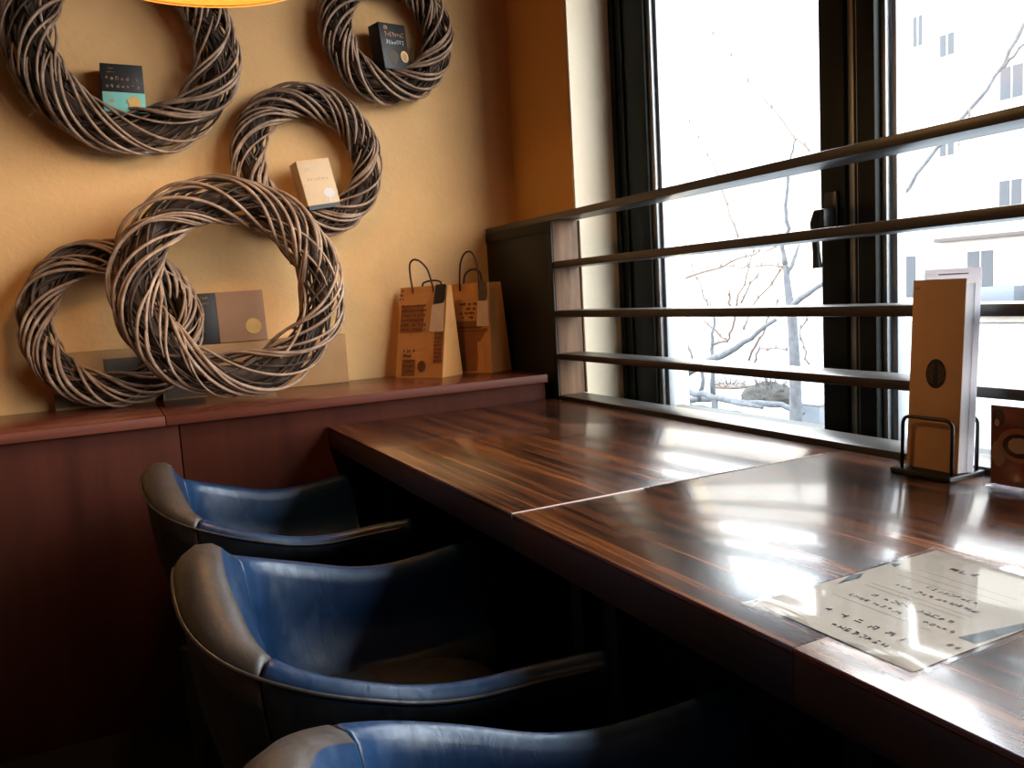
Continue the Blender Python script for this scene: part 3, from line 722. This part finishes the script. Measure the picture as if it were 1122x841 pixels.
P_foam = TM('foam_print', (0.80, 0.55, 0.36), 0.4); P_red = TM('red_print', (0.50, 0.09, 0.05), 0.4)
layer('pale_cloth_print', P_tan, 1, (0.0125, 0.05, 0.011, 0.022, 20, 0.1, 1), (0.085, 0.10, 0.02, 0.012, 20, 0.1, 2))
layer('cup_outer_print', P_rim, 2, (0.045, 0.066, 0.034, 0.027))
layer('cup_coffee_print', P_dk, 3, (0.045, 0.065, 0.026, 0.019), (0.0125, 0.108, 0.0108, 0.014, 18, 0.1, 4))
layer('cup_foam_print', P_foam, 4, (0.046, 0.066, 0.018, 0.0125, 24, 0.08, 3), (0.010, 0.099, 0.0042, 0.006, 16))
layer('red_cloth_print', P_red, 2, (0.080, 0.020, 0.030, 0.010, 20, 0.15, 6), (0.03, 0.112, 0.012, 0.004, 18, 0.2, 7))

# ------------------------------------------------------------------ laminated menu sheet
mn = thing('laminated_menu', 'laminated beige menu sheet with black lettering lying on the counter', 'menu', (0.75, 0.555, TZ))
def sheet(x0, x1, y0, y1, z, curl):
    rows = []
    for i in range(33):
        x = x0 + (x1 - x0) * i / 32; row = []
        for j in range(21):
            y = y0 + (y1 - y0) * j / 20
            d = max(0.0, (x0 + 0.035 - x) / 0.035); e = max(0.0, (x - x1 + 0.03) / 0.03)
            row.append(Vector((x, y, z + curl * (d * d * (0.6 + 0.4 * math.sin(9 * y * 6)) + 0.5 * e * e) + 0.0003 * math.sin(40 * x) * math.sin(31 * y))))
        rows.append(row)
    return rows
def slab(x0, x1, y0, y1, z, th, curl):
    a = sheet(x0, x1, y0, y1, z, curl); b_ = sheet(x0, x1, y0, y1, z + th, curl)
    mb = MB(); mb.grid(a); mb.grid(b_)
    ring_a = a[0] + [r[-1] for r in a[1:]] + a[-1][-2::-1] + [r[0] for r in a[-2:0:-1]]
    ring_b = b_[0] + [r[-1] for r in b_[1:]] + b_[-1][-2::-1] + [r[0] for r in b_[-2:0:-1]]
    mb.grid([ring_a, ring_b], cv=True); return mb
build('paper', slab(0.604, 0.905, 0.458, 0.652, TZ + 0.0006, 0.0003, 0.0), MT['paper'], mn, smooth='auto')
o_ = Vector((0.605, 0.652, TZ + 0.00125)); u_ = Vector((0, -1, 0)); v_ = Vector((1, 0, 0))
g = MB()
g.glyphs(o_, u_, v_, 0.052, 0.248, 3, 0.0095, 0.012, 0.003, 41)
g.glyphs(o_, u_, v_, 0.050, 0.160, 3, 0.005, 0.006, 0.002, 42).glyphs(o_, u_, v_, 0.074, 0.178, 9, 0.0052, 0.007, 0.0016, 43)
g.glyphs(o_, u_, v_, 0.076, 0.158, 9, 0.0062, 0.007, 0.0018, 44)
g.glyphs(o_, u_, v_, 0.055, 0.115, 1, 0.006, 0.007, 0.002, 45).glyphs(o_, u_, v_, 0.071, 0.115, 10, 0.0062, 0.0075, 0.0017, 46)
g.glyphs(o_, u_, v_, 0.041, 0.096, 10, 0.0052, 0.006, 0.0016, 47).glyphs(o_, u_, v_, 0.131, 0.096, 5, 0.0052, 0.006, 0.0016, 48)
for k in range(6): g.glyphs(o_, u_, v_, 0.054 + 0.0185 * k, 0.043, 1, 0.0085, 0.010, 0, 50 + k)
g.glyphs(o_, u_, v_, 0.085, 0.019, 8, 0.0062, 0.0085, 0.0021, 60)
g.glyphs(o_, u_, v_, 0.176, 0.068, 2, 0.006, 0.010, 0.002, 61)
for yy in (0.222, 0.205, 0.190, 0.145, 0.135, 0.085): g.quad(o_, u_, v_, 0.03, 0.15, yy, yy + 0.0006)
build('printed_lettering', g, MT['ink'], mn)
DT = plain('dark_teal_print', (0.012, 0.018, 0.022), 0.5)
for q in (((0.001, 0.148), (0.012, 0.112), (0.012, 0.150), (0.004, 0.165)), ((0.172, 0.092), (0.190, 0.092), (0.193, 0.168), (0.186, 0.172)), ((0.001, 0.215), (0.012, 0.208), (0.010, 0.224))):
    build('dark_corner_print', MB().poly([o_ + u_ * a + v_ * b_ for a, b_ in q]), DT, mn)
build('laminate_film', slab(0.590, 0.911, 0.452, 0.658, TZ + 0.0002, 0.0013, 0.006), MT['film'], mn, smooth='auto')

# ------------------------------------------------------------------ pendant lamp
LX, LY, LZ, LR = 0.240, 1.780, 1.793, 0.268
lp = thing('pendant_lamp', 'orange pendant lamp shade cut off by the top edge above the big wreath', 'lamp', (LX, LY, LZ))
build('lamp_shade', MB().lathe([(LR, 0.0), (LR + 0.002, 0.004), (0.20, 0.15), (0.10, 0.235), (0.05, 0.25), (0.05, 0.247), (0.098, 0.231), (0.197, 0.148), (LR - 0.003, 0.004)], (LX, LY, LZ), 64), MT['shade'], lp, smooth='auto')
build('socket', MB().tube([(LX, LY, LZ + 0.17), (LX, LY, LZ + 0.26)], 0.022, 16), MT['blackmetal'], lp, smooth='auto')
build('bulb', MB().lathe([(0.001, 0.10), (0.022, 0.108), (0.030, 0.13), (0.022, 0.155), (0.014, 0.17)], (LX, LY, LZ), 20), MT['bulb'], lp, smooth=True)
build('cord', MB().tube([(LX, LY, LZ + 0.25), (LX, LY, H)], 0.004, 8), MT['blackmetal'], lp, smooth=True)
l = bpy.data.lights.new('pendant_light', 'POINT'); l.energy = LAMP_W; l.color = (1.0, 0.62, 0.27); l.shadow_soft_size = 0.05
o = bpy.data.objects.new('pendant_light', l); COL.objects.link(o); o.location = (LX, LY, LZ + 0.075)
# added warm fill spots, unseen, behind and beside the viewer
for x, y, e in ((-1.6, 0.3, 1.0), (-1.6, -1.3, 1.0), (0.2, -1.6, 1.0)):
    dl = thing('fill_lamp', 'added warm fill lamp in the ceiling, out of view', 'lamp', (x, y, H - 0.02), 'added ceiling fill lamps')
    build('trim_ring', MB().lathe([(0.055, 0.0), (0.075, 0.0), (0.075, 0.019), (0.055, 0.019)], (x, y, H - 0.02), 32), MT['blackmetal'], dl, smooth='auto')
    build('lens', MB().lathe([(0.001, 0.008), (0.054, 0.008)], (x, y, H - 0.02), 32), MT['bulb'], dl)
    l = bpy.data.lights.new('fill_beam', 'SPOT'); l.energy = FILL_W * e; l.color = (1.0, 0.66, 0.34); l.spot_size = 2.4; l.spot_blend = 0.8; l.shadow_soft_size = 0.05
    o = bpy.data.objects.new('fill_beam', l); COL.objects.link(o); o.location = (x, y, H - 0.03)

# ------------------------------------------------------------------ outside
GZ = -0.6
struct('ground', MB().box(1.95, 60, -30, 60, GZ - 0.2, GZ), MT['snow'], 'snow covered ground outside the windows')
bd = thing('apartment_building', 'white apartment building across the street seen through the windows', 'building', (27, 16, GZ))
build('facade_wall', MB().box(24, 30, 2, 48, GZ, 12.5), MT['facade'], bd, 0.05)
def fw(y, z, w=0.72, h=1.0):
    f = build('window', MB().box(23.97, 24.02, y - w / 2, y + w / 2, z - h / 2, z + h / 2), MT['facade'], bd, 0.01)
    build('pane', MB().box(23.95, 23.972, y - w * 0.45, y - 0.03, z - h * 0.45, z + h * 0.45).box(23.95, 23.972, y + 0.03, y + w * 0.45, z - h * 0.45, z + h * 0.45), MT['farwindow'], f)
for z in (3.1, 6.3, 9.4):
    for y in (12.6, 14.9, 18.65): fw(y, z)
for y, z, w, h in ((16.9, 7.9, 0.5, 0.7), (16.9, 4.9, 0.5, 0.7), (17.9, 8.6, 0.35, 1.0), (15.8, 0.9, 0.9, 1.5), (18.4, 0.9, 0.9, 1.5), (13.4, 0.9, 0.9, 1.5)): fw(y, z, w, h)
build('ledge', MB().box(23.75, 24.0, 13.6, 17.2, 1.93, 2.05), MT['farsill'], bd, 0.01)
build('ledge', MB().box(23.6, 24.0, 11.0, 15.9, -0.35, -0.22), MT['farsill'], bd, 0.01)
build('awning', MB().box(23.2, 24.0, 14.3, 15.3, 0.0, 0.5), MT['cabinet'], bd, 0.02)

def limb(mb, pxs, X0, X1, r0, r1, n=6, wob=0.0, seed=0):
    rr = random.Random(seed); K = len(pxs); pts = []
    base = [onx(px, py, X0 + (X1 - X0) * i / (K - 1)) for i, (px, py) in enumerate(pxs)]
    for i in range(K - 1):
        for t in (0, 0.34, 0.67):
            p = base[i].lerp(base[i + 1], t); pts.append(p + Vector((rr.uniform(-wob, wob), rr.uniform(-wob, wob), rr.uniform(-wob, wob))))
    pts.append(base[-1])
    m = len(pts) - 1
    mb.tube(pts, [max(0.0055, (1.05 if r0 > 0.02 else 1.35) * (r0 + (r1 - r0) * i / m)) * (1 + 0.25 * rr.random()) for i in range(m + 1)], n)
    if r0 < 0.012:                                         # buds
        for p in pts[1::2]: mb.tube([p + Vector((0, 0, -0.012)), p, p + Vector((0.004, 0.003, 0.03))], [0.003, 0.013, 0.003], 5)
tr = thing('bare_tree', 'bare slender tree in the middle of the left window', 'tree', (4.6, 4.0, GZ))
mb = MB()
p0 = onx(871, 400, 4.6); base = Vector((p0.x, p0.y + 0.02, GZ))
mb.tube([base, base.lerp(p0, 0.5) + Vector((0.02, 0.01, 0)), p0, onx(868, 350, 4.6), onx(863, 315, 4.6), onx(860, 285, 4.6)], [0.055, 0.05, 0.040, 0.034, 0.026, 0.018], 8)
limb(mb, [(861, 290), (858, 270), (863, 250), (861, 225), (863, 197), (867, 170), (872, 152)], 4.6, 4.5, 0.014, 0.004, 6, 0.008, 1)
limb(mb, [(862, 300), (868, 290), (872, 278), (876, 268)], 4.6, 4.7, 0.014, 0.004, 6, 0.004, 2)
limb(mb, [(866, 336), (880, 325), (900, 312), (930, 296)], 4.6, 4.2, 0.016, 0.006, 6, 0.004, 3)
build('trunk', mb, MT['bark'], tr, smooth=True)
mb = MB(); rr = random.Random(5)
limb(mb, [(862, 292), (835, 290), (812, 293), (790, 291)], 4.6, 5.2, 0.006, 0.003, 5, 0.01, 4)
limb(mb, [(887, 166), (871, 150), (832, 102), (800, 60), (772, 27)], 4.4, 5.0, 0.006, 0.003, 5, 0.01, 5)
limb(mb, [(809, 260), (796, 225), (781, 180), (765, 150), (750, 126)], 4.8, 5.2, 0.006, 0.003, 5, 0.01, 6)
limb(mb, [(860, 290), (845, 310), (825, 335), (815, 360)], 4.6, 4.4, 0.005, 0.003, 5, 0.008, 7)
build('twigs', mb, MT['twig'], tr, smooth=True)
def shrub(label, seed, lines, group, snow=False):
    p = onx(*lines[0][0][0], lines[0][1]); root = thing('bare_shrub', label, 'shrub', (p.x, p.y, GZ), group)
    mb = MB(); mt = MB()
    q = Vector((p.x, p.y, GZ))
    for i, (px, X0, X1, r0, r1, thick) in enumerate(lines):
        limb(mb if thick else mt, px, X0, X1, r0, r1, 6, 0.012, seed + i)
    a = onx(*lines[0][0][0], lines[0][1]); mb.tube([q + Vector((0.05, 0.02, 0)), q.lerp(a, 0.5), a], [0.04, 0.035, lines[0][3]], 7)
    build('stems', mb, MT['bark'], root, smooth=True)
    if mt.v: build('twigs', mt, MT['twig'], root, smooth=True)
G1 = None
shrub('leaning bare shrub with thick diagonal branch at bottom left of the left window', 20, [
    ([(726, 432), (750, 412), (775, 395), (800, 385), (822, 370), (850, 350)], 5.2, 5.0, 0.040, 0.012, True),
    ([(730, 430), (745, 428), (770, 432), (800, 440), (835, 446)], 5.2, 4.6, 0.030, 0.016, True),
    ([(735, 438), (760, 446), (790, 450), (820, 456)], 5.2, 4.8, 0.034, 0.014, True),
    ([(766, 440), (770, 415), (768, 395)], 5.1, 5.1, 0.022, 0.012, True)], G1)
shrub('bare shrub of thin upright twigs behind the lower rails, left window', 40, [
    ([(782, 432), (782, 395), (780, 375), (782, 350), (778, 330)], 5.6, 5.6, 0.024, 0.006, True),
    ([(782, 376), (797, 374), (802, 360), (806, 335), (818, 300), (826, 275)], 5.6, 5.4, 0.010, 0.003, False),
    ([(770, 350), (790, 368), (797, 374)], 5.7, 5.6, 0.007, 0.008, False),
    ([(760, 392), (752, 375), (740, 350), (728, 325)], 5.5, 5.5, 0.010, 0.004, False),
    ([(738, 390), (730, 370), (722, 350)], 5.4, 5.4, 0.008, 0.004, False),
    ([(722, 312), (752, 304), (780, 296), (802, 286), (826, 279), (850, 270)], 5.5, 5.0, 0.011, 0.003, False),
    ([(775, 335), (770, 320), (762, 300), (752, 270), (742, 232)], 5.6, 5.6, 0.006, 0.003, False),
    ([(812, 332), (822, 312), (832, 298)], 5.4, 5.4, 0.006, 0.003, False),
    ([(800, 335), (798, 325), (800, 318)], 5.4, 5.4, 0.010, 0.004, False),
    ([(826, 398), (832, 382), (845, 382), (862, 383)], 5.2, 4.9, 0.006, 0.004, False),
    ([(820, 395), (832, 372), (840, 352), (852, 330)], 5.2, 5.2, 0.008, 0.003, False),
    ([(745, 350), (736, 335), (733, 320), (737, 312)], 5.3, 5.3, 0.008, 0.004, False),
    ([(885, 400), (880, 380), (876, 365), (884, 350)], 5.3, 5.3, 0.006, 0.003, False)], G1)
shrub('thin bare sapling with long diagonal branch in the right window', 70, [
    ([(985, 300), (978, 228), (1005, 192), (1039, 150), (1070, 112), (1101, 70), (1122, 28), (1140, -10)], 6.0, 6.6, 0.012, 0.010, True),
    ([(1101, 72), (1115, 55), (1135, 40)], 6.4, 6.4, 0.009, 0.006, True),
    ([(1064, 120), (1060, 138), (1050, 160)], 6.3, 6.2, 0.006, 0.003, False)], G1)
fb = thing('fallen_branch', 'thick snow dusted branch lying low across the left window bottom', 'branch', tuple(onx(785, 436, 6.67)))
m_ = MB(); limb(m_, [(722, 442), (752, 438), (785, 436), (820, 441), (857, 444), (880, 452)], 6.9, 6.3, 0.040, 0.022, 8, 0.01, 90)
m_.tube([onx(785, 437, 6.67), Vector((onx(785, 437, 6.67).x, onx(785, 437, 6.67).y, GZ))], 0.02, 6)
build('limb', m_, MT['bark'], fb, smooth=True)
# snowy bush mounds, cabinet
def mound(c, s, mat, label, seed, n=70):
    rr = random.Random(seed); root = thing('low_bush', label, 'bush', (c[0], c[1], GZ))
    mb = MB(); n_u, n_v = 20, 10
    rows = []
    for i in range(n_v + 1):
        a = PI / 2 * i / n_v; rows.append([Vector((c[0] + s[0] * math.cos(a) * math.cos(2 * PI * j / n_u) * (1 + 0.15 * rr.uniform(-1, 1)), c[1] + s[1] * math.cos(a) * math.sin(2 * PI * j / n_u) * (1 + 0.15 * rr.uniform(-1, 1)), GZ + s[2] * math.sin(a) * (1 + 0.08 * rr.uniform(-1, 1)))) for j in range(n_u)])
    mb.grid(rows, cv=True); build('crown', mb, mat, root, smooth=True)
    tw = MB()
    for k in range(n):
        a, e = rr.uniform(0, 2 * PI), rr.uniform(0.1, 1.5); d = Vector((math.cos(a) * math.cos(e), math.sin(a) * math.cos(e), math.sin(e)))
        p = Vector((c[0] + s[0] * d.x * 0.9, c[1] + s[1] * d.y * 0.9, GZ + s[2] * d.z * 0.9))
        tw.tube([p, p + (d + Vector((rr.uniform(-.4, .4), rr.uniform(-.4, .4), rr.uniform(0, .4)))) * 0.14], [0.006, 0.002], 4)
    build('twigs', tw, MT['twig'], root, smooth=True)
p = onx(842, 432, 8.2); mound((p.x, p.y), (0.35, 0.42, p.z - GZ + 0.17), MT['bush'], 'dark bare bush low behind the rails, left of the window handle', 5)
p = onx(800, 428, 9.0); mound((p.x, p.y), (0.3, 0.30, p.z - GZ + 0.12), MT['twig'], 'brown bare bush low behind the diagonal branch', 8, 50)
p = onx(893, 452, 6.6)
cb = thing('street_cabinet', 'pale blue street cabinet low behind the rails beside the window mullion', 'cabinet', (p.x, p.y, GZ))
build('body', MB().box(p.x - 0.12, p.x + 0.25, p.y - 0.17, p.y + 0.17, GZ, p.z + 0.10), MT['cabinet'], cb, 0.015)
build('cap', MB().box(p.x - 0.14, p.x + 0.27, p.y - 0.19, p.y + 0.19, p.z + 0.10, p.z + 0.14), MT['snow'], cb, 0.01)
